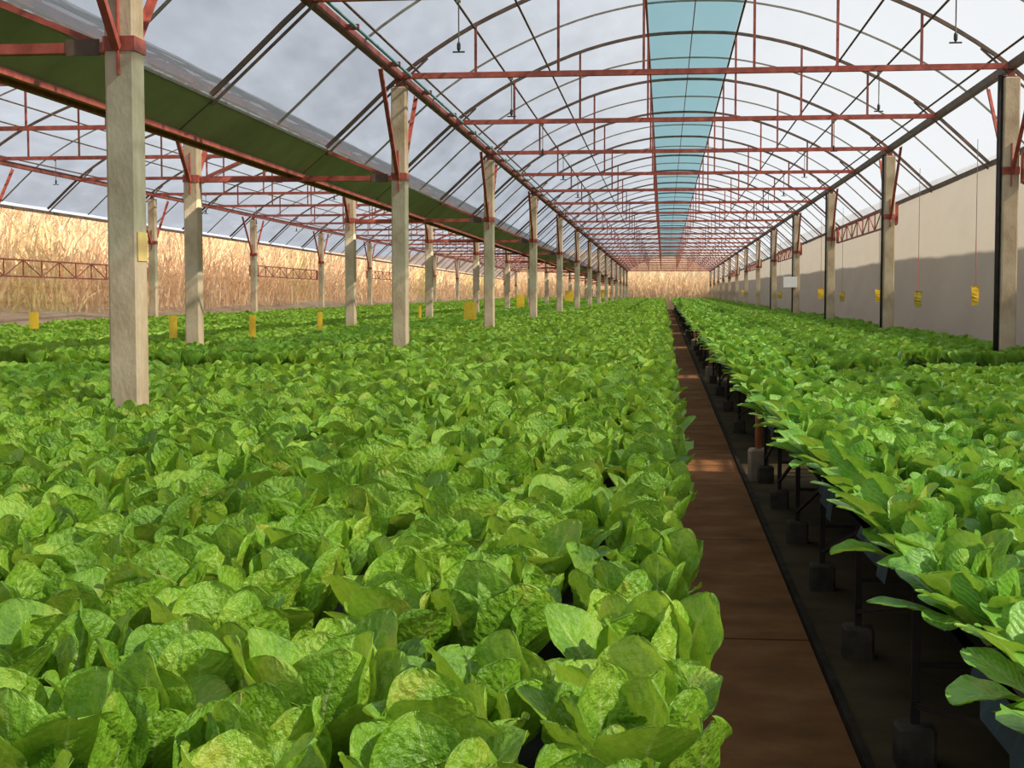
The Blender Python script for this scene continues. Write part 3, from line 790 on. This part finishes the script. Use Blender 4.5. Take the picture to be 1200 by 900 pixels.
stake_trap(375, 392, .075, .26, 'narrow yellow sticky trap on a stake, before the second lattice girder by the canes')
stake_trap(551, 378, .24, .34, 'broad yellow sticky trap amid the lettuce before the third main post')
stake_trap(492, 376, .06, .26, 'narrow yellow sticky trap beside a slim post behind the gutter')
stake_trap(40, 390, .15, .25, 'small yellow sticky trap on a stake, against the canes, behind the closest post')
stake_trap(610, 362, .26, .42, 'yellow sticky trap just before the fourth main post, far down the beds')
stake_trap(667, 354, .45, .55, 'yellow sticky trap between far gutter posts, deep in the beds')
stake_trap(706, 350, .5, .6, 'yellow sticky trap farthest down the beds beneath the gutter')
def wall_trap(u, v0, v1, w, label, m, string=True, X=3.62):
    p0, p1 = at_px(u, v0, X=X), at_px(u, v1, X=X); hgt = p0.z - p1.z; y = p0.y
    t = thing('hanging_trap', label, 'insect trap', (p0.x, y, hz(p0.z)), 'yellow traps hanging by the dusty wall')
    b = MB(); n = 6
    for k in range(n + 1):
        z = -hgt * k / n; ww = w / 2 * (1 - .25 * (k / n) ** 3)
        b.v += [(-ww, -.01 * math.sin(k), z), (ww, .012 * math.sin(k * .8), z)]
    for k in range(n): b.f.append((2 * k, 2 * k + 1, 2 * k + 3, 2 * k + 2))
    nb_ = len(b.v); b.v += [(x_, y_ + .005, z_) for x_, y_, z_ in b.v]; b.f += [tuple(reversed([i + nb_ for i in f])) for f in list(b.f)]
    b.build('card', M[m], t)
    if string:
        b = MB(); top = .52
        b.bar((0, 0, .0), (0, 0, top), .028 * y / 20, .006, (1, 0, 0)); b.build('red_tape', M['redstring'], t)
        b = MB(); b.tube([(0, 0, top), (0, 0, hz(1.85) - hz(p0.z))], .004, 5); b.build('wire', M['hoop'], t)
    else:
        b = MB(); b.tube([(0, 0, 0), (0, 0, hz(1.85) - hz(p0.z))], .004, 5); b.build('wire', M['hoop'], t)
wall_trap(1143, 335, 358, .09, 'bright yellow trap on red tape by the dusty wall, first past the big post', 'yellow')
wall_trap(1076, 341, 360, .11, 'olive used trap under red tape by the dusty wall', 'olive')
wall_trap(1030, 339, 354, .13, 'yellow trap hanging beside the second post by the dusty wall', 'yellow', False)
wall_trap(987, 342, 354, .10, 'small olive trap by the dusty wall between second and third posts', 'olive', False)
wall_trap(962, 338, 350, .14, 'yellow trap hanging just past the third post by the dusty wall', 'yellow')
wall_trap(914, 342, 350, .14, 'small dark yellow trap just past the white board', 'olive', False)
wall_trap(872, 340, 346, .25, 'tiny distant yellow trap along the dusty wall, towards its end', 'yellow', False)
p = at_px(932, 330, X=XR - .18)
t = thing('notice_board', 'blank white notice board on a post by the dusty wall', 'sign', (p.x, YP[4] - .13, hz(p.z)))
b = MB(); b.box(-.19, .19, -.012, .012, -.14, .15, .004); b.build('panel', M['white'], t)
b = MB(); b.bar((.12, .02, -.2), (.12, .02, .2), .03, .02); b.build('bracket', M['dark_steel'], t)
for i, (y, x, capd) in enumerate(((12.35, .80, 0), (25.7, .82, 1), (39.8, .84, 1))):
    t = thing('standpipe', ['orange standpipe on a pale concrete footing beside the path, without a cap', 'white-capped orange standpipe beside the path, nearer of the capped pair', 'white-capped orange standpipe beside the path, farther of the capped pair'][i], 'pipe', (x, y, fz(y)), 'standpipes at the bench ends')
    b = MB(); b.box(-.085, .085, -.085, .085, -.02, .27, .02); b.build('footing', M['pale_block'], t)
    b = MB(); b.tube([(0, 0, .2), (0, 0, .74)], .03, 12); b.build('pipe', M['pvc'], t, True)
    b = MB(); b.tube([(0, 0, .45), (.16, -.1, .60)], .018, 10); b.build('branch', M['pvc'], t, True)
    if capd: b = MB(); b.tube([(-.06, 0, .74), (-.05, 0, .79), (.05, 0, .79), (.06, 0, .74)], .03, 10); b.build('cap', M['whitecap'], t, True)
# pale roots dangling below the path-side tray
for i, (x, y, l) in enumerate(((.78, 5.2, .10), (.84, 4.25, .06), (.88, 4.0, .18))):
    b = MB(); z = fz(y) + BT - .05
    b.tube([(x, y, z + .0), (x + .008, y - .01, z - l * .4), (x - .006, y, z - l * .7), (x - .02, y + .01, z - l)], [.006, .005, .004, .002], 6)
    tag(b.build('dangling_root', M['pale_block'], smooth=True), ['short pale root hanging under the path-side bench, farthest of three', 'tiny pale root hanging under the bench, middle of three', 'long pale root hanging under the bench, closest to the camera'][i], 'root', 'roots under the bench')

# ------------------------------------------------------------------ light, sky, camera
az, el = math.radians(-16), math.radians(40)
sd = Vector((math.cos(el) * math.cos(az), math.cos(el) * math.sin(az), math.sin(el)))
l = bpy.data.lights.new('sun', 'SUN'); l.energy = 12.5; l.angle = math.radians(.8); l.color = (1.0, .90, .74)
so = bpy.data.objects.new('sun', l); C.objects.link(so); so.rotation_euler = sd.to_track_quat('Z', 'Y').to_euler(); so.location = (20, 0, 20)
w = bpy.data.worlds.new('sky'); bpy.context.scene.world = w; w.use_nodes = True
nt = w.node_tree; nt.nodes.clear()
out = nt.nodes.new('ShaderNodeOutputWorld'); bg = nt.nodes.new('ShaderNodeBackground')
tc = N(nt, 'ShaderNodeTexCoord'); sep = N(nt, 'ShaderNodeSeparateXYZ'); nt.links.new(tc.outputs['Generated'], sep.inputs[0])
# hazy sky, made brighter opposite the sun to lift the roof film there
fx = math_(nt, 'ADD', math_(nt, 'MULTIPLY', sep.outputs[0], .5), .5)
col = ramp(nt, fx, [(0.0, (.96, 1.0, 1.08)), (.45, (.86, .91, .98)), (1.0, (.70, .71, .73))])
nt.links.new(col, bg.inputs['Color']); bg.inputs['Strength'].default_value = 1.16
nt.links.new(bg.outputs[0], out.inputs[0])

cam = bpy.data.cameras.new('camera'); cam.sensor_width = 36; cam.lens = F_PX / 1200 * 36; cam.clip_end = 500; cam.clip_start = .05
co = bpy.data.objects.new('camera', cam); C.objects.link(co)
mw = Matrix.Identity(4)
for i in range(3): mw[i][0], mw[i][1], mw[i][2] = RT[i], UP[i], -FW[i]
mw[2][3] = EYE; co.matrix_world = mw
sc = bpy.context.scene; sc.camera = co
sc.view_settings.view_transform = 'Standard'; sc.view_settings.look = 'None'; sc.view_settings.gamma = 1; sc.view_settings.exposure = 0.0
sc.view_settings.use_curve_mapping = False
sc.cycles.max_bounces = 8; sc.cycles.transparent_max_bounces = 16; sc.cycles.diffuse_bounces = 4
sc.cycles.use_denoising = True
